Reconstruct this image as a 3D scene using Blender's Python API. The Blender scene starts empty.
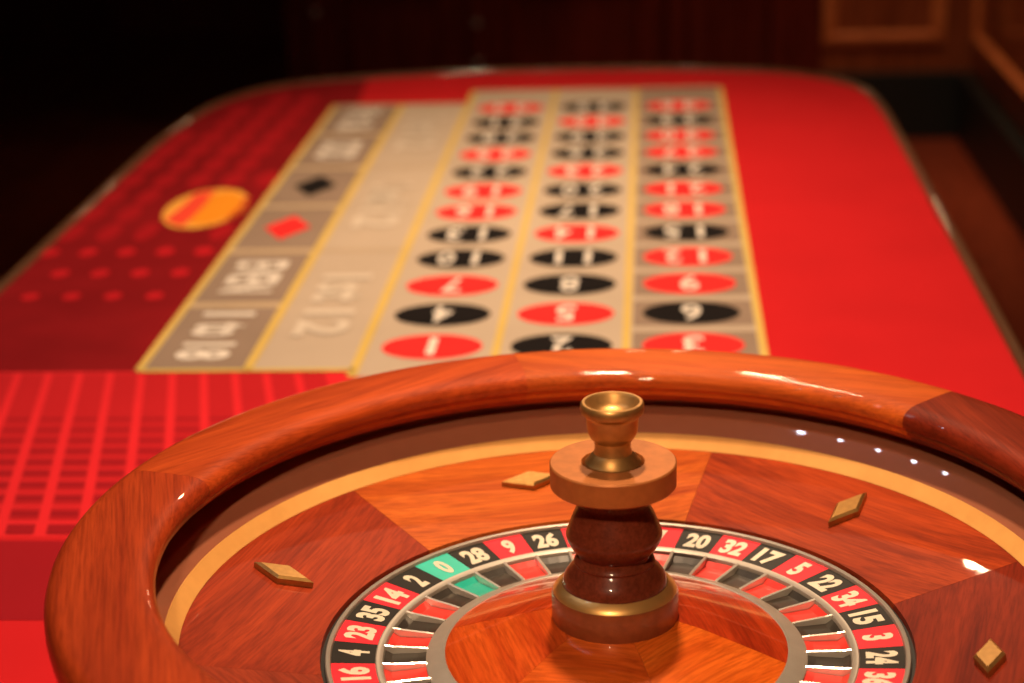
import bpy, bmesh, math, random
from mathutils import Matrix, Vector
random.seed(4)
R = math.radians
S = bpy.context.scene
COL = S.collection

# ------------------------------------------------------------------ camera
F_PX = 1930.8
RIGHT = Vector((0.997194, 0.068441, -0.030334)); UP = Vector((0.006590, 0.323367, 0.946251)); FWD = Vector((-0.074571, 0.943795, -0.322009))
cd = bpy.data.cameras.new('camera'); cam = bpy.data.objects.new('camera', cd); COL.objects.link(cam)
cd.sensor_fit = 'HORIZONTAL'; cd.sensor_width = 36.0; cd.lens = F_PX / 1024 * 36.0
m = Matrix.Identity(4)
for i, v in enumerate((RIGHT, UP, -FWD)):
    for j in range(3): m[j][i] = v[j]
m.translation = Vector((0.03218, -1.30796, 0.68441))
cam.matrix_world = m
cd.clip_start = 0.05; cd.clip_end = 60
cd.dof.use_dof = True; cd.dof.focus_distance = 1.50; cd.dof.aperture_fstop = 4.0
S.camera = cam

# ------------------------------------------------------------------ world, exposure, light
S.view_settings.view_transform = 'Standard'; S.view_settings.look = 'None'
S.view_settings.gamma = 1.0; S.view_settings.exposure = -0.22
w = bpy.data.worlds.new('world'); S.world = w; w.use_nodes = True
w.node_tree.nodes['Background'].inputs[0].default_value = (1.0, 0.6, 0.35, 1)
w.node_tree.nodes['Background'].inputs[1].default_value = 0.02

def area(name, loc, target, size, power, color, spread=120, shape='DISK', size_y=None):
    l = bpy.data.lights.new(name, 'AREA'); l.shape = shape; l.size = size
    if size_y: l.size_y = size_y
    l.energy = power; l.color = color; l.spread = R(spread)
    o = bpy.data.objects.new(name, l); COL.objects.link(o); o.location = loc
    o.rotation_euler = (Vector(target) - Vector(loc)).to_track_quat('-Z', 'Y').to_euler()
    return o
WARM = (1.0, 0.68, 0.42)
area('downlight_over_layout', (0.13, 2.47, 1.69), (-0.15, 1.5, -0.1), 0.060, 6, WARM, 95)
area('fill_table', (-0.15, 1.65, 2.05), (-0.20, 1.65, -0.1), 0.12, 11, WARM, 82)  # added fill lamp, brightens the layout and softens the rim's shadow
area('downlight_over_wheel', (0.00, 0.50, 1.80), (0.0, 0.15, 0.0), 0.11, 12, WARM, 90)
area('fill_near', (-0.30, -1.7, 1.75), (-0.05, 0.1, 0.0), 0.16, 8, WARM, 80)  # added fill from the camera side, brightens the turret's front
area('fill_right', (0.90, 4.3, 1.80), (0.92, 4.6, -0.8), 0.12, 6, WARM, 75)  # added fill lamp, lifts the right wall panels and the floor
area('fill_back', (-0.3, 4.9, 1.90), (-0.3, 5.25, -0.4), 0.12, 1.4, WARM, 80)  # added weak fill for the dark back wall

# ------------------------------------------------------------------ helpers
def link(o, parent=None):
    COL.objects.link(o)
    if parent is not None: o.parent = parent
    return o
def mesh_obj(name, verts, faces, mats, parent=None, midx=None, smooth=False):
    me = bpy.data.meshes.new(name); me.from_pydata([tuple(v) for v in verts], [], faces)
    for mt in (mats if isinstance(mats, (list, tuple)) else [mats]): me.materials.append(mt)
    if midx: me.polygons.foreach_set('material_index', midx)
    if smooth: me.polygons.foreach_set('use_smooth', [True] * len(me.polygons))
    me.update()
    return link(bpy.data.objects.new(name, me), parent)
def fixn(o):
    bm = bmesh.new(); bm.from_mesh(o.data); bmesh.ops.recalc_face_normals(bm, faces=bm.faces); bm.to_mesh(o.data); bm.free(); return o
def empty(name, loc=(0, 0, 0), parent=None):
    o = bpy.data.objects.new(name, None); o.empty_display_size = 0.05; o.location = loc; return link(o, parent)
def thing(o, label, cat, group=None):
    o['label'] = label; o['category'] = cat
    if group: o['group'] = group
    return o
def struct(o, label=None):
    o['kind'] = 'structure'
    if label: o['label'] = label
    return o
def autosmooth(o, ang=35):
    me = o.data
    me.polygons.foreach_set('use_smooth', [True] * len(me.polygons))
    bm = bmesh.new(); bm.from_mesh(me)
    for e in bm.edges:
        if len(e.link_faces) == 2 and e.calc_face_angle(0) > R(ang): e.smooth = False
    bm.to_mesh(me); bm.free(); return o
def lathe(name, prof, mat, parent=None, n=128, closed=False, ang=35):
    """full turn of (r, z) points; closed joins the last point to the first"""
    V, Fc = [], []
    k = len(prof)
    for i in range(n):
        a = 2 * math.pi * i / n
        for r_, z_ in prof: V.append((r_ * math.cos(a), r_ * math.sin(a), z_))
    for i in range(n):
        j = (i + 1) % n
        for q in range(k if closed else k - 1):
            q2 = (q + 1) % k
            Fc.append((i * k + q, j * k + q, j * k + q2, i * k + q2))
    o = mesh_obj(name, V, Fc, mat, parent)
    bm = bmesh.new(); bm.from_mesh(o.data); bmesh.ops.remove_doubles(bm, verts=bm.verts, dist=1e-6)
    bmesh.ops.recalc_face_normals(bm, faces=bm.faces); bm.to_mesh(o.data); bm.free()
    return autosmooth(o, ang)
def sector(name, prof, half, mat, parent=None, n=28, gap=0.0, ang=35):
    """solid slice of a closed (r, z) profile around +X, +-half degrees"""
    V, Fc = [], []; k = len(prof)
    for i in range(n + 1):
        t = -1 + 2 * i / n
        for r_, z_ in prof:
            a = t * (R(half) - gap / max(r_, 1e-3))
            V.append((r_ * math.cos(a), r_ * math.sin(a), z_))
    for i in range(n):
        for q in range(k):
            q2 = (q + 1) % k
            Fc.append((i * k + q, (i + 1) * k + q, (i + 1) * k + q2, i * k + q2))
    Fc.append(tuple(range(k))); Fc.append(tuple(reversed([n * k + q for q in range(k)])))
    return autosmooth(fixn(mesh_obj(name, V, Fc, mat, parent)), ang)
def box(name, lo, hi, mat, parent=None, bevel=0.0):
    x0, y0, z0 = lo; x1, y1, z1 = hi
    V = [(x, y, z) for x in (x0, x1) for y in (y0, y1) for z in (z0, z1)]
    Fc = [(0, 1, 3, 2), (4, 6, 7, 5), (0, 4, 5, 1), (2, 3, 7, 6), (0, 2, 6, 4), (1, 5, 7, 3)]
    o = mesh_obj(name, V, Fc, mat, parent)
    if bevel:
        bm = bmesh.new(); bm.from_mesh(o.data)
        bmesh.ops.bevel(bm, geom=list(bm.edges), offset=bevel, segments=2, profile=0.5, affect='EDGES'); bm.to_mesh(o.data); bm.free()
    return o
def chaikin(pts, it=3, closed=True):
    for _ in range(it):
        q = []
        for i in range(len(pts)):
            a, b = Vector(pts[i]), Vector(pts[(i + 1) % len(pts)])
            q += [a * .75 + b * .25, a * .25 + b * .75]
        pts = q
    return pts

# ------------------------------------------------------------------ materials
class NT:
    def __init__(s, name):
        s.m = bpy.data.materials.new(name); s.m.use_nodes = True; s.t = s.m.node_tree
        s.b = s.t.nodes['Principled BSDF']
    def n(s, typ, **kw):
        x = s.t.nodes.new(typ)
        for k, v in kw.items():
            if k in x.inputs and not hasattr(x, k): x.inputs[k].default_value = v
            else: setattr(x, k, v)
        return x
    def l(s, a, b): s.t.links.new(a, b)
    def ramp(s, src, stops):
        r_ = s.t.nodes.new('ShaderNodeValToRGB'); e = r_.color_ramp.elements
        while len(e) < len(stops): e.new(.5)
        for el, (p_, c_) in zip(e, stops): el.position = p_; el.color = (*c_, 1)
        s.l(src, r_.inputs[0]); return r_.outputs[0]
    def noise(s, scale, detail=4, vec=None, rough=.5, dist=0.0):
        x = s.t.nodes.new('ShaderNodeTexNoise'); x.inputs['Scale'].default_value = scale
        x.inputs['Detail'].default_value = detail; x.inputs['Roughness'].default_value = rough; x.inputs['Distortion'].default_value = dist
        if vec: s.l(vec, x.inputs['Vector'])
        return x.outputs['Fac']
    def mapped(s, scale, loc=(0, 0, 0), rot=(0, 0, 0)):
        tc = s.t.nodes.new('ShaderNodeTexCoord'); mp = s.t.nodes.new('ShaderNodeMapping')
        mp.inputs['Scale'].default_value = scale; mp.inputs['Location'].default_value = loc; mp.inputs['Rotation'].default_value = rot
        s.l(tc.outputs['Object'], mp.inputs['Vector']); return mp.outputs[0]
    def bump(s, h, strength, dist=.001):
        b_ = s.t.nodes.new('ShaderNodeBump'); b_.inputs['Strength'].default_value = strength; b_.inputs['Distance'].default_value = dist
        s.l(h, b_.inputs['Height']); s.l(b_.outputs[0], s.b.inputs['Normal'])
    def mixc(s, fac, a, b):
        x = s.t.nodes.new('ShaderNodeMix'); x.data_type = 'RGBA'
        for sock, v in ((x.inputs[0], fac), (x.inputs[6], a), (x.inputs[7], b)):
            if hasattr(v, 'is_linked'): s.l(v, sock)
            elif isinstance(v, (int, float)): sock.default_value = v
            else: sock.default_value = (*v, 1)
        return x.outputs[2]
def plain(name, col, rough=.5, metal=0.0, coat=0.0, var=.12, vscale=60, spec=.5):
    t = NT(name); f = t.noise(vscale, 3, t.mapped((1, 1, 1)))
    c = t.ramp(f, [(.3, tuple(x * (1 - var) for x in col)), (.7, tuple(min(1, x * (1 + var)) for x in col))])
    t.l(c, t.b.inputs['Base Color'])
    t.b.inputs['Roughness'].default_value = rough; t.b.inputs['Metallic'].default_value = metal
    t.b.inputs['Coat Weight'].default_value = coat; t.b.inputs['Coat Roughness'].default_value = .05
    t.b.inputs['Specular IOR Level'].default_value = spec
    return t.m
def wood(name, dark, light, off=0.0, rough=.3, coat=.8, stretch=(1, .035, 1), broad=40, fine=480, rot=0.0, coatr=.04, spec=.10, gr=.75):
    t = NT(name)
    if 'veneer' in name: dark = (dark[0] * .78, dark[1] * .72, dark[2] * .7); light = (light[0] * .82, light[1] * .78, light[2] * .75)
    v = t.mapped(stretch, (off, off * .7, off * .3), (0, 0, rot))
    b1 = t.noise(broad, 4, v, .6, .25); b2 = t.noise(fine, 5, v, .6, .2)
    c = t.ramp(b1, [(.28, dark), (.5, tuple((a + b) / 2 for a, b in zip(dark, light))), (.72, light)])
    g = t.ramp(b2, [(.35, (.55, .5, .45)), (.6, (1, 1, 1))])
    x = t.t.nodes.new('ShaderNodeMix'); x.data_type = 'RGBA'; x.blend_type = 'MULTIPLY'; x.inputs[0].default_value = gr
    t.l(c, x.inputs[6]); t.l(g, x.inputs[7]); t.l(x.outputs[2], t.b.inputs['Base Color'])
    t.b.inputs['Roughness'].default_value = rough
    t.b.inputs['Specular IOR Level'].default_value = spec
    t.b.inputs['Coat Weight'].default_value = coat; t.b.inputs['Coat Roughness'].default_value = coatr
    return t.m
def felt(name, col, var=.04):
    t = NT(name); v = t.mapped((1, 1, 1)); a = t.noise(7, 3, v); b = t.noise(900, 2, v)
    c = t.ramp(a, [(.3, tuple(x * (1 - var) for x in col)), (.7, tuple(min(1, x * (1 + var)) for x in col))])
    t.l(c, t.b.inputs['Base Color']); t.b.inputs['Roughness'].default_value = .9; t.b.inputs['Specular IOR Level'].default_value = .04
    t.bump(b, .25, .0006); return t.m

M = {}
M['felt'] = felt('felt_red', (.54, .015, .019))
M['felt_bright'] = felt('felt_bright_red', (.66, .022, .029))
M['felt_mid'] = felt('felt_mid_red', (.46, .015, .020))
M['felt_dark'] = felt('felt_dark_red', (.30, .010, .016))
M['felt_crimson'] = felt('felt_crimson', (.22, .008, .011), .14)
M['felt_dot'] = felt('felt_dot_red', (.52, .013, .020))
M['felt_streak'] = felt('felt_streak_red', (.36, .010, .015))
M['beige'] = felt('layout_beige', (.48, .39, .30), .04)
M['grey'] = felt('layout_grey', (.28, .205, .155), .06)
M['line'] = felt('layout_yellow', (.62, .44, .12), .05)
M['tan'] = felt('layout_tan', (.56, .42, .26), .06)
M['ored'] = felt('layout_red', (.82, .030, .030), .05)
M['oblack'] = felt('layout_black', (.012, .010, .010), .1)
M['cream'] = felt('layout_cream', (.74, .68, .60), .05)
M['faint'] = felt('layout_faint_cream', (.62, .54, .44), .04)
M['logo_yellow'] = felt('logo_yellow', (.85, .42, .07)); M['logo_orange'] = felt('logo_orange', (.85, .30, .02))
M['logo_pink'] = felt('logo_pink', (.85, .075, .04)); M['logo_brown'] = felt('logo_brown', (.55, .08, .02))
M['ivory'] = wood('maple_inlay', (.72, .36, .10), (.85, .48, .15), 1.1, .4, .4, (1,1,1), 6, 60, gr=.12)
M['track'] = wood('track_brown', (.34, .12, .065), (.37, .135, .075), 2.0, .3, .9, (1,1,1), 4, 60, gr=.1, coatr=.02)
M['rim_core'] = wood('rim_core', (.20, .03, .008), (.30, .05, .012), 4.0)
M['recess'] = wood('recess_mahogany', (.19, .035, .012), (.26, .055, .02), 3.0, .3, .8)
M['silver'] = plain('nickel', (.36, .33, .285), .4, .4, 0, .05)
M['fret'] = plain('fret_nickel', (.78, .74, .66), .22, .6, 0, .03)
M['blackgap'] = plain('gap_black', (.008, .007, .006), .5)
M['n_red'] = plain('number_red', (.78, .022, .040), .45, 0, .1, .05, spec=.15); M['n_black'] = plain('number_black', (.014, .013, .011), .45, 0, .1, spec=.15)
M['n_green'] = plain('number_green', (.015, .55, .42), .35, 0, .5, .05); M['n_digit'] = plain('number_digit', (.66, .60, .46), .4, 0, .3, .05)
M['p_red'] = plain('pocket_red', (.74, .045, .035), .3, .1, .6, .05); M['p_black'] = plain('pocket_black', (.035, .03, .024), .3, .1, .6)
M['p_green'] = plain('pocket_green', (.015, .45, .34), .3, .1, .6, .05)
M['old_brass'] = plain('old_brass', (.40, .22, .065), .38, .85, .1, .12, 180)
M['brass'] = plain('brass', (.50, .27, .085), .42, .8, .2, .12, 180)
M['copper'] = plain('satin_copper', (.44, .15, .035), .5, .4, .1, .1, 120)
M['barrel'] = wood('barrel_mahogany', (.11, .022, .010), (.18, .036, .016), 5.0, .35, .4)
M['base'] = plain('bronze', (.28, .085, .028), .4, .5, .3, .15, 120)
M['gold'] = plain('gold_bevel', (.66, .38, .12), .38, .7, .2, .05)
M['trim'] = wood('edge_trim', (.10, .045, .022), (.17, .08, .04), 6.0, .35, .5)
M['apron'] = wood('apron_mahogany', (.05, .010, .004), (.10, .02, .008), 7.0)
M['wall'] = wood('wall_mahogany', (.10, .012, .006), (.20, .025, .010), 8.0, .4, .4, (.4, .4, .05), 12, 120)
M['wall_lit'] = wood('wall_mahogany_lit', (.20, .040, .012), (.36, .085, .026), 9.0, .4, .5, (.4, .4, .05), 12, 120)  # lighter copy of the wall wood, stronger light put into its colour
M['mould'] = wood('moulding', (.55, .14, .04), (.75, .22, .07), 9.5, .35, .6, (.1, 1, 1), 12, 120)
M['skirt'] = plain('skirt_black_green', (.004, .007, .005), .5)
M['floor'] = wood('floor_boards', (.20, .030, .012), (.34, .06, .024), 10.0, .4, .3, (1, .1, 1), 9, 90)
M['ceil'] = plain('ceiling_paint', (.07, .04, .025), .8)
M['lampwhite'] = plain('lamp_enamel', (.5, .45, .4), .4)
def emis(name, col, st):
    t = NT(name); t.b.inputs['Base Color'].default_value = (*col, 1)
    t.b.inputs['Emission Color'].default_value = (*col, 1); t.b.inputs['Emission Strength'].default_value = st; return t.m
M['led'] = emis('led_cool', (.72, .80, 1.0), 110)
M['bulb'] = emis('bulb_warm', (1.0, .66, .36), 90)

# ------------------------------------------------------------------ setting
FZ = -0.10          # felt height (the wheel's number ring is z = 0)
GZ = -0.88          # floor
WY = 5.52; WX = 1.14
struct(box('floor', (-4.2, -3.6, GZ - .1), (WX + .15, 8.1, GZ), M['floor']), 'dark reddish wooden floor')
struct(box('ceiling', (-4.2, -3.6, 2.1), (WX + .15, 8.1, 2.2), M['ceil']))
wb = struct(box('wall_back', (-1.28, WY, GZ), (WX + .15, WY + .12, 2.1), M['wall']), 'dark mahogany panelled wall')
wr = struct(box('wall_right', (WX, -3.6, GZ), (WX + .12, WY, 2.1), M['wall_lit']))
struct(box('wall_left', (-4.3, -3.6, GZ), (-4.2, 8.0, 2.1), M['wall']))
struct(box('wall_far', (-4.2, 8.0, GZ), (WX + .15, 8.1, 2.1), M['wall']))
struct(box('wall_front', (-4.2, -3.7, GZ), (WX + .15, -3.6, 2.1), M['wall']))
struct(box('baseboard_back', (.62, WY - .05, GZ), (WX, WY, -.645), M['skirt'], None, .004), 'black baseboard')
struct(box('baseboard_right', (WX - .05, -3.6, GZ), (WX, WY - .05, -.645), M['skirt'], None, .004), 'black baseboard')
def frame_panel(x0, x1, z0, z1, y, parent, mw=.045, axis='y', mat=None):
    """raised panel with a moulding of four mitred pieces around it"""
    mm = mat or M['mould']
    def P(a, z, d): return (a, y - d, z) if axis == 'y' else (y - d, a, z)
    def piece(nm, quad_out, quad_in):
        V = []
        for (a, z), (b, zz) in zip(quad_out, quad_in):
            V += [P(a, z, 0), P(a, z, .018), P((a * .4 + b * .6), (z * .4 + zz * .6), .026), P(b, zz, .008), P(b, zz, 0)]
        Fc = [(i, i + 1, i + 6, i + 5) for i in range(4)] + [(4, 0, 5, 9), (0, 4, 3, 2, 1), (5, 6, 7, 8, 9)]
        fixn(mesh_obj(nm, V, Fc, mm, parent))
    o = [(x0, z0), (x1, z0), (x1, z1), (x0, z1)]; i_ = [(x0 + mw, z0 + mw), (x1 - mw, z0 + mw), (x1 - mw, z1 - mw), (x0 + mw, z1 - mw)]
    for k in range(4):
        k2 = (k + 1) % 4; piece('moulding', (o[k], o[k2]), (i_[k], i_[k2]))
    if axis == 'y': pn = box('panel', (x0 + mw, y - .008, z0 + mw), (x1 - mw, y + .001, z1 - mw), M['wall_lit'] if mat is None else M['wall'], parent)
    else: pn = box('panel', (y - .008, x0 + mw, z0 + mw), (y + .001, x1 - mw, z1 - mw), M['wall_lit'], parent)
    return pn
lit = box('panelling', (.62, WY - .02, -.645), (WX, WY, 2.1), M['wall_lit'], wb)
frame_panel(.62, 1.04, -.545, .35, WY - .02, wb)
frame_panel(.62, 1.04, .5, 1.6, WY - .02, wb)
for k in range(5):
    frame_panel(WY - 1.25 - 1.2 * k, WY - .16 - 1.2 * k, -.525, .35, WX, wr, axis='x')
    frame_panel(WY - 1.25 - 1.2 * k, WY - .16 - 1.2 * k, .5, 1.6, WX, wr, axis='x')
# two pairs of dark cupboard doors between posts along the back wall
for k, x in enumerate((-1.16, -.59, .11, .47)):
    t_ = box('trim_%d' % (k + 1), (x - .035, WY - .05, GZ), (x + .035, WY, 2.1), M['wall'], None, .008); struct(t_, 'dark upright wooden post')
for k, (a, b) in enumerate(((-1.115, -.635), (-.545, .065), (.155, .425))):
    d_ = struct(box('door_%d' % (k + 1), (a, WY - .025, GZ + .03), (b, WY, 1.2), M['wall'], None, .004), 'dark wooden door in the back wall')
    frame_panel(a + .06, b - .06, GZ + .12, -.3, WY - .025, d_, .04, mat=M['wall'])
    frame_panel(a + .06, b - .06, -.2, 1.1, WY - .025, d_, .04, mat=M['wall'])
for nm, x, z in (('trim_1', -1.16, -.39), ('trim_2', -.59, -.44), ('trim_2', -.59, -.58)):  # small beads added in place of blurry highlights on the posts
    bead = lathe('glint_bead', [(0, .03), (.010, .028), (.014, .02), (.010, .010), (.006, .006), (.006, 0), (0, 0)], M['silver'], bpy.data.objects[nm], 20)
    bead.rotation_euler = (R(90), 0, 0); bead.location = (x, WY - .05, z)

# ------------------------------------------------------------------ roulette table
table = thing(empty('roulette_table', (0, 0, GZ)), 'long roulette table covered in printed red felt with rounded far corners', 'table')
TZ = FZ - GZ
top_c = [(-.888, -.62), (-.888, .6), (-.888, 1.5), (-.888, 1.9), (-.886, 2.12), (-.874, 2.32), (-.850, 2.48), (-.800, 2.60), (-.715, 2.685), (-.60, 2.725), (-.44, 2.765),
         (-.274, 2.785), (-.05, 2.785), (.13, 2.765), (.257, 2.735), (.335, 2.695), (.405, 2.620), (.448, 2.530), (.458, 2.420), (.464, 2.30), (.465, 2.10), (.465, 1.2), (.465, -.62),
         (.40, -.72), (.25, -.78), (-.2, -.80), (-.65, -.78), (-.82, -.72)]
outline = [(v.x, v.y) for v in chaikin([Vector(c) for c in top_c], 2)]
def poly_prism(name, pts, z0, z1, mat, parent):
    n = len(pts); V = [(x, y, z0) for x, y in pts] + [(x, y, z1) for x, y in pts]
    Fc = [tuple(range(n - 1, -1, -1)), tuple(range(n, 2 * n))] + [(i, (i + 1) % n, n + (i + 1) % n, n + i) for i in range(n)]
    return fixn(mesh_obj(name, V, Fc, mat, parent))
def offset(pts, d):
    n = len(pts); out = []
    for i in range(n):
        a, b = Vector(pts[i - 1]), Vector(pts[(i + 1) % n]); t = (b - a).normalized()
        out.append((pts[i][0] - t.y * d, pts[i][1] + t.x * d))
    return out
area2 = sum(outline[i][0] * outline[(i + 1) % len(outline)][1] - outline[(i + 1) % len(outline)][0] * outline[i][1] for i in range(len(outline)))
IN = 1 if area2 > 0 else -1
fo = poly_prism('felt_top', offset(outline, .004 * IN), TZ - .03, TZ, M['felt'], table)
poly_prism('apron', offset(outline, .035 * IN), TZ - .19, TZ - .028, M['apron'], table)
# rounded edge trim swept round the outline
prof = [(.006, .001), (.002, .006), (-.003, .0075), (-.008, .005), (-.012, -.002), (-.013, -.012), (-.011, -.022), (-.006, -.030), (.004, -.033)]
rings = [offset(outline, d * IN) for d, _ in prof]; V = []; n = len(outline)
for i in range(n):
    for q, (d, z) in enumerate(prof): V.append((*rings[q][i], TZ + z))
k = len(prof); Fc = [(i * k + q, ((i + 1) % n) * k + q, ((i + 1) % n) * k + (q + 1) % k, i * k + (q + 1) % k) for i in range(n) for q in range(k)]
autosmooth(fixn(mesh_obj('edge_trim', V, Fc, M['trim'], table)), 50)['label'] = 'glossy brown rounded edge trim'
for x, y in ((-.68, -.5), (.25, -.5), (-.66, 2.3), (.25, 2.3)):
    g_ = lathe('leg', [(0, 0), (.055, 0), (.06, .02), (.045, .05), (.035, .10), (.05, .18), (.055, .30), (.04, .42), (.05, .46), (.062, .50), (.062, TZ - .188), (0, TZ - .188)], M['apron'], table, 32)
    g_.location = (x, y, 0)

def sheet(name, polys, mat, lev, parent=None, label=None):
    """printed shape: one or many flat polygons laid on the felt, lev layers up"""
    V, Fc = [], []; z = TZ + .0004 * lev
    for P in polys:
        s = len(V); V += [(x, y, z) for x, y in P]; Fc.append(tuple(range(s, s + len(P))))
    o = mesh_obj(name, V, Fc, mat, parent or table)
    bm = bmesh.new(); bm.from_mesh(o.data)
    for f in bm.faces:
        f.normal_update()
        if f.normal.z < 0: f.normal_flip()
    bm.to_mesh(o.data); bm.free()
    if label: o['label'] = label
    return o
def rect(x0, y0, x1, y1): return [(x0, y0), (x1, y0), (x1, y1), (x0, y1)]
def ell(cx, cy, a, b, n=40): return [(cx + a * math.cos(2 * math.pi * i / n), cy + b * math.sin(2 * math.pi * i / n)) for i in range(n)]

# dark crimson side of the print
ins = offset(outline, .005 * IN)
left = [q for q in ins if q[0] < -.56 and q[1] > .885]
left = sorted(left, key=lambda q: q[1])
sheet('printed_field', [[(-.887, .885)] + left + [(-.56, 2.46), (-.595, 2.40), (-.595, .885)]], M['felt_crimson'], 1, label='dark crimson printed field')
dots, streaks = [], []
for j in range(13):
    y = 1.195 + .110 * j
    for i in range(-1, 5):
        x = -.834 + .0585 * i + min(j, 2) * .010 + (.003 * (j - 2) if j > 2 else 0)
        if x > -.625 or x < -.875 or (j > 9 and x < -.80) or (j > 11 and x < -.74) or y > 2.55: continue
        if math.hypot((x + .69) / .082, (y - 1.664) / .16) < 1: continue
        if j < 3: dots.append(ell(x, y, .0125 + .0005 * j, .016 + .003 * j, 14))
        else: streaks.append(ell(x, y, .014 + .0006 * j, .052, 14))
o = sheet('printed_dots', dots, M['felt_dot'], 2, label='rows of brighter red printed dots'); o['kind'] = 'stuff'
o = sheet('printed_streaks', streaks, M['felt_streak'], 2, label='faint red printed streaks'); o['kind'] = 'stuff'
# near lattice
sheet('printed_lattice', [rect(-.887, .40, -.20, .885)], M['felt_bright'], 1, label='bright red lattice of the print')
cells, bars = [], []
rows = [.418, .456, .495, .530, .562, .593, .625, .656, .688, .722, .755, .788, .822, .857]
def lat(u, y):        # lattice column u at distance y: the columns lean and fan out
    t_ = (.88 - y) / .48
    return -.712 + .0385 * u + t_ * (.092 + .0035 * u)
for i in range(-5, 12):
    for j, y in enumerate(rows):
        ya = (rows[j - 1] + y) / 2 if j else .402; yb = (y + rows[j + 1]) / 2 if j < len(rows) - 1 else .879
        t = max(0, 1 - j / 10)
        u0, u1 = i + .13, i + .87
        if lat(u0, y) < -.875 or lat(u1, y) > -.335: continue
        def quad(a, b, e=0.0): return [(lat(u0 + e, a), a), (lat(u1 - e, a), a), (lat(u1 - e, b), b), (lat(u0 + e, b), b)]
        if j > 0: cells.append(quad(ya + .0035 * t, yb - .0035 * t))
        th = .0025 + .0058 * t
        if j == 0: th = .0115
        if t > 0 or j == 0: bars.append(quad(y - th, y + th, .02))
o = sheet('printed_cells', cells, M['felt_mid'], 2); o['kind'] = 'stuff'
o = sheet('printed_bars', bars, M['felt_dark'], 3); o['kind'] = 'stuff'
sheet('printed_band', [rect(-.887, .222, -.20, .392)], M['felt_dark'], 1, label='dark red printed band')
# emblem
lx, ly = -.690, 1.664
sheet('emblem', [ell(lx, ly, .066, .124)], M['logo_yellow'], 3, label='yellow and orange oval emblem')
sheet('emblem_heart', [ell(lx + .014, ly, .040, .100)], M['logo_orange'], 4)
sheet('emblem_band', [[(lx - .050, ly - .075), (lx - .012, ly - .115), (lx - .006, ly), (lx - .010, ly + .117), (lx - .038, ly + .090), (lx - .042, ly)]], M['logo_pink'], 5)
sheet('emblem_edge', [[(lx + .046, ly - .085), (lx + .062, ly - .05), (lx + .066, ly + .02), (lx + .058, ly + .07), (lx + .050, ly + .06), (lx + .055, ly), (lx + .050, ly - .05)]], M['logo_brown'], 5)

def text_mesh(body, w_, h_, bold=.025, mat=None):
    cu = bpy.data.curves.new('t', 'FONT'); cu.body = body; cu.size = 1; cu.offset = bold; cu.resolution_u = 3; cu.fill_mode = 'FRONT'
    ob = bpy.data.objects.new('t', cu); COL.objects.link(ob)
    dg = bpy.context.evaluated_depsgraph_get(); me = bpy.data.meshes.new_from_object(ob.evaluated_get(dg))
    bpy.data.objects.remove(ob); bpy.data.curves.remove(cu)
    xs = [v.co.x for v in me.vertices]; ys = [v.co.y for v in me.vertices]
    cx, cy = (min(xs) + max(xs)) / 2, (min(ys) + max(ys)) / 2
    sx = w_ / (max(xs) - min(xs)); sy = h_ / (max(ys) - min(ys))
    vs = [((v.co.x - cx) * sx, (v.co.y - cy) * sy) for v in me.vertices]; fs = [tuple(p_.vertices) for p_ in me.polygons]
    bpy.data.meshes.remove(me); return vs, fs
def printed_text(name, body, x, y, w_, h_, rot, mat, lev, parent=None, bold=.025):
    vs, fs = text_mesh(body, w_, h_, bold); c_, s_ = math.cos(R(rot)), math.sin(R(rot)); z = TZ + .0004 * lev
    o = mesh_obj(name, [(x + a * c_ - b * s_, y + a * s_ + b * c_, z) for a, b in vs], fs, mat, parent or table)
    return o

# layout boards
X = [-.602, -.467, -.3345, -.1667, -.0055, .1635]
Y0 = .904; DY = .1300; YT = 2.570
sheet('number_board', [rect(X[2], .86, X[5], YT)], M['beige'], 2, label='beige board of the number grid')
sheet('outside_board', [rect(X[0], .885, X[2], 2.447)], M['beige'], 2, label='beige board of the outside bets')
for i in range(12):
    sheet('number_cell', [rect(X[4] + .008, Y0 + DY * i + .012, X[5] - .006, Y0 + DY * (i + 1) - .012)], M['grey'], 3)
sheet('number_cell', [rect(X[4] + .008, Y0 + DY * 12 + .012, X[5] - .006, YT - .012)], M['grey'], 3)
OL = .26; OY = .888
def line(x0, y0, x1, y1, mat='line', lev=5): sheet('printed_line', [rect(x0, y0, x1, y1)], M[mat], lev)
for i in range(6):
    y0 = OY + OL * i
    sheet('bet_cell', [rect(X[0] + .006, y0 + (.012 if i else .004), X[1] - .004, y0 + OL - .012)], M['grey'], 3)
    if i: line(X[0], y0 - .008, X[1], y0 + .008, 'tan', 4)
for i in (2, 4): line(X[1], OY + OL * i - .003, X[2], OY + OL * i + .003, 'tan', 4)
for x, w_, a, b in ((X[0], .005, .885, 2.447), (X[1], .006, .885, 2.447), (X[2], .006, .86, YT), (X[3], .005, .86, YT), (X[4], .005, .86, YT), (X[5], .005, .86, YT)):
    line(x - w_, a, x + w_, b)
line(X[0], .879, X[2], .889); line(X[0], 2.441, X[2], 2.451, 'tan'); line(X[2], YT - .006, X[5], YT + .006, 'tan')
RED = {1, 3, 5, 7, 9, 12, 14, 16, 18, 19, 21, 23, 25, 27, 30, 32, 34, 36}
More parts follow.
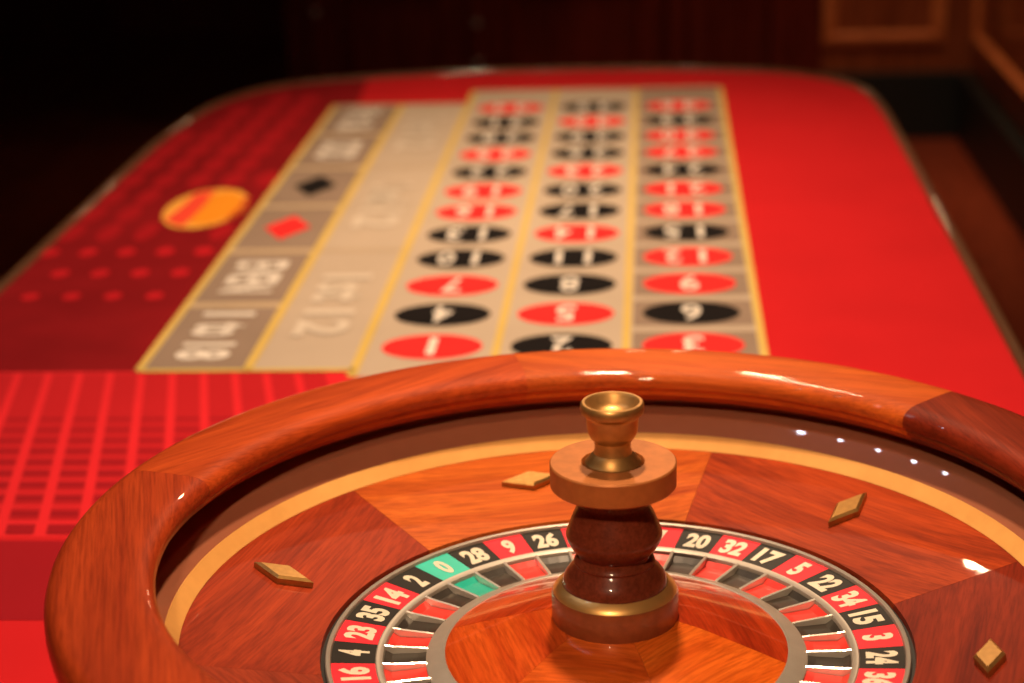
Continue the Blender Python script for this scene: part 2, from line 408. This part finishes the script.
for i in range(12):
    for c in range(3):
        nb = i * 3 + c + 1; cx = (X[c + 2] + X[c + 3]) / 2 + (.002, .000, -.001)[c]; cy = Y0 + DY * (i + .5)
        rd = nb in RED
        sp = sheet('number_spot', [ell(cx, cy, .0635, .0475)], M['ored' if rd else 'oblack'], 4, label='%s printed oval with the number %d' % ('red' if rd else 'black', nb))
        s_ = str(nb)
        if len(s_) == 1: printed_text('numeral', s_, cx, cy, .011 if s_ == '1' else .026, .066, 180, M['cream'], 6, sp, .02)
        else:
            for kx, ch in ((1, s_[0]), (-1, s_[1])):
                printed_text('numeral', ch, cx + kx * .021, cy, .009 if ch == '1' else .024, .064, 180, M['cream'], 6, sp, .02)
oc = (X[0] + X[1]) / 2; dc = (X[1] + X[2]) / 2
def down_text(body, cx, cy, w_, h_, mat='cream'):
    for wd, a, b in body:       # each word its own piece, reading towards the wheel
        printed_text('lettering', wd, cx, cy + w_ * (.5 - (a + b) / 2), w_ * (b - a), h_, -90, M[mat], 6, bold=.03)
down_text((('1', 0, .08), ('to', .24, .52), ('18', .66, 1)), oc, OY + OL * .5, .19, .070)
down_text((('EVEN', 0, 1),), oc, OY + OL * 1.5, .15, .075)
down_text((('ODD', 0, 1),), oc, OY + OL * 4.5, .14, .075)
down_text((('19', 0, .28), ('to', .38, .60), ('36', .70, 1)), oc, OY + OL * 5.5, .20, .070)
down_text((('1', 0, .08), ('st', .16, .46), ('12', .60, 1)), dc, .888 + .26, .27, .070, 'faint')
down_text((('2', 0, .08), ('nd', .16, .46), ('12', .60, 1)), dc, .888 + .78, .27, .070, 'faint')
down_text((('3', 0, .08), ('rd', .16, .46), ('12', .60, 1)), dc, .888 + 1.30, .27, .070, 'faint')
for i, mt in ((2, 'ored'), (3, 'oblack')):
    cy = OY + OL * (i + .5)
    sheet('bet_diamond', [[(oc - .036, cy), (oc, cy - .068), (oc + .036, cy), (oc, cy + .068)]], M[mt], 6, label='%s printed diamond' % ('red' if i == 2 else 'black'))

# ------------------------------------------------------------------ roulette wheel
wheel = thing(empty('roulette_wheel', (0, 0, FZ)), 'large polished mahogany roulette wheel standing on the near end of the red table', 'roulette wheel')
WZ = -FZ
def up(pr): return [(r_, z_ + WZ) for r_, z_ in pr]
def wood_set(kind, dark, light, off, **k): return wood(kind, dark, light, off, **k)
# bowl body under the rim
lathe('bowl_body', up([(0, -.0985), (.385, -.0985), (.397, -.094), (.3985, -.03), (.396, .035), (.380, .045), (.3735, .047), (.3735, .0385), (.34, .030), (.3250, .015), (.2222, -.008), (.2222, -.03), (0, -.03)]), M['recess'], wheel, 160)
rim_prof = up([(.385, .052), (.402, .053), (.4090, .057), (.4124, .064), (.4136, .072), (.4134, .0800), (.4112, .0870), (.4075, .0915), (.4010, .0938), (.390, .0945), (.372, .0945), (.352, .0943),
               (.3460, .0935), (.3405, .0912), (.3368, .0875), (.3355, .0830), (.3365, .0780), (.3400, .0755), (.3420, .0725), (.3425, .0695), (.3470, .0670), (.3500, .0625), (.3580, .0590), (.3700, .0560)])
lathe('rim_core', [(.375 + (r_ - .375) * .985, .076 + WZ + (z_ - .076 - WZ) * .975) for r_, z_ in rim_prof], M['rim_core'], wheel, 240, True)
rims = [(14.5, (.17, .018, .006), (.33, .040, .012)), (74.5, (.50, .080, .012), (.80, .17, .022)), (134.5, (.42, .055, .010), (.70, .11, .018)),
        (194.5, (.30, .032, .008), (.58, .080, .016)), (254.5, (.36, .05, .010), (.58, .09, .02)), (314.5, (.22, .025, .008), (.40, .055, .015))]
for i, (a, dk, lt) in enumerate(rims):
    mt = wood('rim_veneer_%d' % i, dk, lt, 2.3 * i + 1, .5, .3, rot=(.0, .12, -.1, .14, 0, .1)[i], coatr=.02)
    o = sector('rim_segment', rim_prof, 30, mt, wheel, 40, .00006); o.rotation_euler = (0, 0, R(a))
lathe('ball_track', up([(.3730, .0590), (.3728, .0500), (.3520, .0488), (.3490, .0486), (.3475, .0480), (.3465, .0470), (.3360, .0365), (.3350, .0354), (.3350, .031), (.3735, .036), (.3740, .0590)]), M['track'], wheel, 160, True)['label'] = 'brown ball track'
lathe('maple_ring', up([(.3350, .0352), (.3342, .0356), (.3246, .0248), (.3246, .020), (.3350, .030)]), M['ivory'], wheel, 160, True)['label'] = 'pale yellow inlay ring'
st_prof = up([(.3250, .0244), (.2225, .0008), (.2220, -.004), (.2222, -.008), (.3250, .016)])
sts = [(45.5, (.26, .028, .007), (.62, .085, .014)), (105.5, (.50, .080, .010), (.88, .22, .026)), (165.5, (.27, .026, .007), (.50, .060, .012)),
       (225.5, (.24, .028, .01), (.42, .055, .015)), (285.5, (.5, .08, .012), (.85, .2, .03)), (345.5, (.16, .014, .005), (.36, .038, .010))]
for i, (a, dk, lt) in enumerate(sts):
    mt = wood('stator_veneer_%d' % i, dk, lt, 3.1 * i + 7, .5, .35, rot=(.18, -.22, .5, .1, 0, -.1)[i], broad=48, coatr=.02)
    o = sector('stator_segment', st_prof, 30, mt, wheel, 40, .00012); o.rotation_euler = (0, 0, R(a))
lathe('gap_ring', up([(.2225, -.004), (.2185, -.004), (.2185, -.012), (.2225, -.012)]), M['blackgap'], wheel, 160, True)
# brass diamond deflectors
def deflector(a, rad, radial):
    L, W, H, b = .0265, .0115, .0068, .0022
    V = []
    for z, kf in ((0, 1.0), (H * .72, 1.0), (H, .78)):
        V += [(L * kf, 0, z), (0, W * kf, z), (-L * kf, 0, z), (0, -W * kf, z)]
    Fc = [(3, 2, 1, 0), (8, 9, 10, 11)] + [(s + i, s + (i + 1) % 4, s + 4 + (i + 1) % 4, s + 4 + i) for s in (0, 4) for i in range(4)]
    o = fixn(mesh_obj('deflector', V, Fc, M['old_brass'], wheel)); sl = math.atan2(.0225, .103)
    zz = .0015 + (rad - .2265) * .0229 / .0985 + WZ
    o.rotation_euler = Matrix.Rotation(R(a), 3, 'Z').to_4x4().to_euler()
    mt = Matrix.Rotation(R(a), 4, 'Z') @ Matrix.Rotation(-sl, 4, 'Y') @ Matrix.Rotation(0 if radial else R(90), 4, 'Z')
    mt.translation = Vector((rad * math.cos(R(a)), rad * math.sin(R(a)), zz)); o.matrix_local = mt
    o['label'] = 'brass diamond deflector'
for a, rr, rd in ((163.9, .278, True), (106.5, .280, False), (46.7, .281, True), (-11.5, .2745, False), (-73, .278, True), (-135, .278, False)): deflector(a, rr, rd)
# rotor
lathe('outer_band', up([(.2145, -.0035), (.2152, -.0008), (.2165, .0000), (.2182, -.0003), (.2190, -.0015), (.2191, -.014), (.2145, -.014)]), M['silver'], wheel, 160, True)['label'] = 'nickel band round the numbers'
lathe('rotor_body', up([(0, -.028), (.2145, -.028), (.2145, -.0095), (.1817, -.0115), (.1765, -.0125), (.1765, -.0215), (.142, -.0185), (.142, -.010), (.129, -.009), (.05, .010), (0, .010)]), M['blackgap'], wheel, 96)
lathe('middle_band', up([(.1755, -.0090), (.1762, -.0072), (.1785, -.0058), (.1808, -.0056), (.1817, -.0066), (.1817, -.012), (.1755, -.022)]), M['silver'], wheel, 160, True)
lathe('inner_band', up([(.1290, -.0046), (.1300, -.0040), (.1325, -.0050), (.1410, -.0082), (.1436, -.0098), (.1436, -.019), (.1290, -.012)]), M['silver'], wheel, 160, True)
order = ['0', '28', '9', '26', '30', '11', '7', '20', '32', '17', '5', '22', '34', '15', '3', '24', '36', '13', '1', '00', '27', '10', '25', '29', '12', '8', '19', '31', '18', '6', '21', '33', '16', '4', '23', '35', '14', '2']
STEP = 360 / 38
pocket_mesh = {}
r0, r1 = .1817, .2145
def zr(r_): return -.0062 + (r_ - r0) * (.0030 / (r1 - r0))
for k, nb in enumerate(order):
    kind = 'green' if nb in ('0', '00') else ('red' if k % 2 == (0 if k < 19 else 1) else 'black')
    if nb not in ('0', '00'): kind = 'red' if int(nb) in RED else 'black'
    a = 136.9 - STEP * k
    V, Fc, mi = [], [], []; ns = 5; hf = R(STEP / 2) - .0007
    for i in range(ns + 1):
        t = math.pi / 2 + hf * (1 - 2 * i / ns)
        for r_ in (r0, r1): V.append((r_ * math.cos(t), r_ * math.sin(t), zr(r_) + WZ))
        for r_ in (r1, r0): V.append((r_ * math.cos(t), r_ * math.sin(t), -.012 + WZ))
    for i in range(ns):
        for q in range(4): Fc.append((i * 4 + q, (i + 1) * 4 + q, (i + 1) * 4 + (q + 1) % 4, i * 4 + (q + 1) % 4)); mi.append(0)
    Fc += [(0, 1, 2, 3), tuple(ns * 4 + q for q in (3, 2, 1, 0))]; mi += [0, 0]
    vs, fs = text_mesh(nb, .0095 if len(nb) == 1 else .0205, .0235, .05)
    if nb == '1': vs = [(x * .6, y) for x, y in vs]
    s = len(V); rm = (r0 + r1) / 2 - .0002
    for x, y in vs:
        r_ = rm + y; t = math.pi / 2 - x / rm; V.append((r_ * math.cos(t), r_ * math.sin(t), zr(r_) + .00025 + WZ))
    Fc += [tuple(s + q for q in f) for f in fs]; mi += [1] * len(fs)
    o = mesh_obj('number_plate', V, Fc, [M['n_' + kind], M['n_digit']], wheel, mi); o.rotation_euler = (0, 0, R(a - 90))
    o['label'] = '%s plate with the number %s' % (kind, nb)
    if kind not in pocket_mesh:
        V, Fc = [], []; hp = R(STEP / 2) - .0006
        for i in range(4):
            t = hp * (1 - 2 * i / 3)
            for r_, z_ in ((.1437, -.0112), (.1500, -.0122), (.1700, -.0132), (.1754, -.0100), (.1754, -.0215), (.1437, -.0185)): V.append((r_ * math.cos(t), r_ * math.sin(t), z_ + WZ))
        for i in range(3):
            for q in range(6): Fc.append((i * 6 + q, (i + 1) * 6 + q, (i + 1) * 6 + (q + 1) % 6, i * 6 + (q + 1) % 6))
        Fc += [tuple(range(6)), tuple(18 + q for q in range(5, -1, -1))]
        o = fixn(mesh_obj('pocket', V, Fc, M['p_' + kind], wheel)); pocket_mesh[kind] = o.data
        o['label'] = kind + ' ball pocket'
    else:
        o = link(bpy.data.objects.new('pocket', pocket_mesh[kind]), wheel); o['label'] = kind + ' ball pocket'
    o.rotation_euler = (0, 0, R(a))
    if k == 0:
        V, Fc = [], []
        for r_, z_ in ((.1430, -.0080), (.1490, -.0076), (.1700, -.0068), (.1760, -.0060)):
            V += [(r_, -.0013, -.021 + WZ), (r_, -.0013, z_ - .0006 + WZ), (r_, 0, z_ + WZ), (r_, .0013, z_ - .0006 + WZ), (r_, .0013, -.021 + WZ)]
        for i in range(3):
            for q in range(5): Fc.append((i * 5 + q, (i + 1) * 5 + q, (i + 1) * 5 + (q + 1) % 5, i * 5 + (q + 1) % 5))
        Fc += [tuple(range(5)), tuple(15 + q for q in range(4, -1, -1))]
        o = fixn(mesh_obj('fret', V, Fc, M['fret'], wheel)); fret_me = o.data
    else: o = link(bpy.data.objects.new('fret', fret_me), wheel)
    o.rotation_euler = (0, 0, R(a + STEP / 2))
# inlaid cone of the rotor
cone_prof = up([(.1293, -.0048), (.1200, -.0018), (.0900, .0085), (.0650, .0165), (.0400, .0225), (.0400, .012), (.1293, -.010)])
cs = [(-42, (.70, .11, .010), (.92, .20, .022)), (18, (.30, .025, .007), (.58, .06, .012)), (78, (.5, .05, .010), (.74, .10, .016)), (138, (.42, .04, .008), (.70, .085, .014)), (198, (.52, .06, .010), (.78, .13, .018)), (258, (.56, .08, .010), (.86, .17, .022))]
for i, (a, dk, lt) in enumerate(cs):
    mt = wood('cone_veneer_%d' % i, dk, lt, 1.7 * i + 20, .28, 1.0, rot=(.9, .2, .1, .5, -.5, .1)[i], broad=60, coatr=.04)
    o = sector('cone_segment', cone_prof, 30, mt, wheel, 24, .0001); o.rotation_euler = (0, 0, R(a))
# turret: base, bevel, foot, barrel, disc, finial
T = 0.0
lathe('turret_base', up([(0, .018), (.0462, .018), (.0472, .0205), (.0474, .030), (.0474, .0405), (.0466, .0430), (.0, .0430)]), M['base'], wheel, 96)['label'] = 'dark bronze turret base'
lathe('base_bevel', up([(.0466, .0418), (.0460, .0436), (.0440, .0458), (.0415, .0480), (.0396, .0492), (.0385, .0480), (.0385, .0418)]), M['gold'], wheel, 96, True)['label'] = 'bright brass bevel'
lathe('turret_foot', up([(.0388, .0460), (.0390, .0500), (.0378, .0545), (.0345, .0595), (.0310, .0628), (.0296, .0650), (.0302, .0668), (.0290, .0690), (.0266, .0706), (.0262, .0735), (0, .0735)]), M['barrel'], wheel, 96)['label'] = 'dark turned foot'
lathe('turret_barrel', up([(.0, .0725), (.0258, .0725), (.0280, .0742), (.0318, .0785), (.0345, .0835), (.0357, .0870), (.0357, .0892), (.0345, .0925), (.0300, .1040), (.0262, .1120), (.0256, .1150), (.0262, .1190), (.0255, .1280), (0, .1280)]), M['barrel'], wheel, 96)['label'] = 'dark mahogany turned barrel'
lathe('turret_disc', up([(.0245, .1265), (.0450, .1265), (.0463, .1278), (.0465, .1445), (.0456, .1456), (.0233, .1456), (.0226, .1444), (.0226, .1320), (.0245, .1300)]), M['copper'], wheel, 96, True)['label'] = 'flat coppery disc with a hole'
lathe('turret_finial', up([(z_r, z_z + .003) for z_r, z_z in [(0, .128), (.0205, .128), (.0212, .1385), (.0205, .1425), (.0180, .1450), (.0168, .1470), (.0140, .1495), (.0130, .1540), (.0136, .1590), (.0158, .1612), (.0178, .1650), (.0188, .1700), (.0192, .1770),
       (.0205, .1795), (.0228, .1812), (.0233, .1840), (.0230, .1872), (.0218, .1888), (.0200, .1888), (.0180, .1870), (.0155, .1820), (.0110, .1790), (0, .1778)]]), M['brass'], wheel, 96)['label'] = 'brass cup shaped finial'

# ------------------------------------------------------------------ lamps outside the frame, seen only as reflections
P = [(-.73, .03), (-.88, .18), (-1.03, .36), (-1.18, .58), (-1.31, .83)]
bar = thing(empty('light_bar', (-1.03, .41, 1.6)), 'small bar of five cool lamps hanging above the left side of the table', 'lamp')
bar.rotation_euler = (0, 0, math.atan2(.80, -.58)); D = Vector((-.58, .80)).normalized()
box('housing', (-.56, -.02, .010), (.56, .02, .035), M['lampwhite'], bar, .004)
for x in (-.4, .4): box('hanging_rod', (x - .005, -.005, .03), (x + .005, .005, .5), M['lampwhite'], bar)
for p_ in P:
    dv = Vector(p_) - Vector((-1.03, .41)); o = lathe('lens', [(0, .0), (.020, 0), (.025, .004), (.025, .012), (0, .012)], M['led'], bar, 20)
    o.location = (dv.dot(D), dv.x * -D.y + dv.y * D.x, 0)

wl = thing(empty('wall_lamp', (.05, WY, .95)), 'brass wall lamp with two warm globes on the back wall', 'lamp')
o = lathe('wall_plate', [(0, .02), (.05, .018), (.06, .008), (.06, 0), (0, 0)], M['brass'], wl, 32); o.rotation_euler = (R(90), 0, 0)
for x in (-.09, .09):
    box('arm', (min(x, 0) - .006, -.18, -.006), (max(x, 0) + .006, -.168, .006), M['brass'], wl, .002)
    lathe('cup', [(0, -.02), (.02, -.015), (.026, .0), (.024, .004), (0, .004)], M['brass'], wl, 24).location = (x, -.174, .01)
    lathe('globe', [(0, 0)] + [(.034 * math.sin(R(a)), .034 - .034 * math.cos(R(a))) for a in range(15, 180, 15)] + [(0, .068)], M['bulb'], wl, 24).location = (x, -.174, .014)
box('arm_stem', (-.006, -.175, -.006), (.006, -.01, .006), M['brass'], wl, .002)
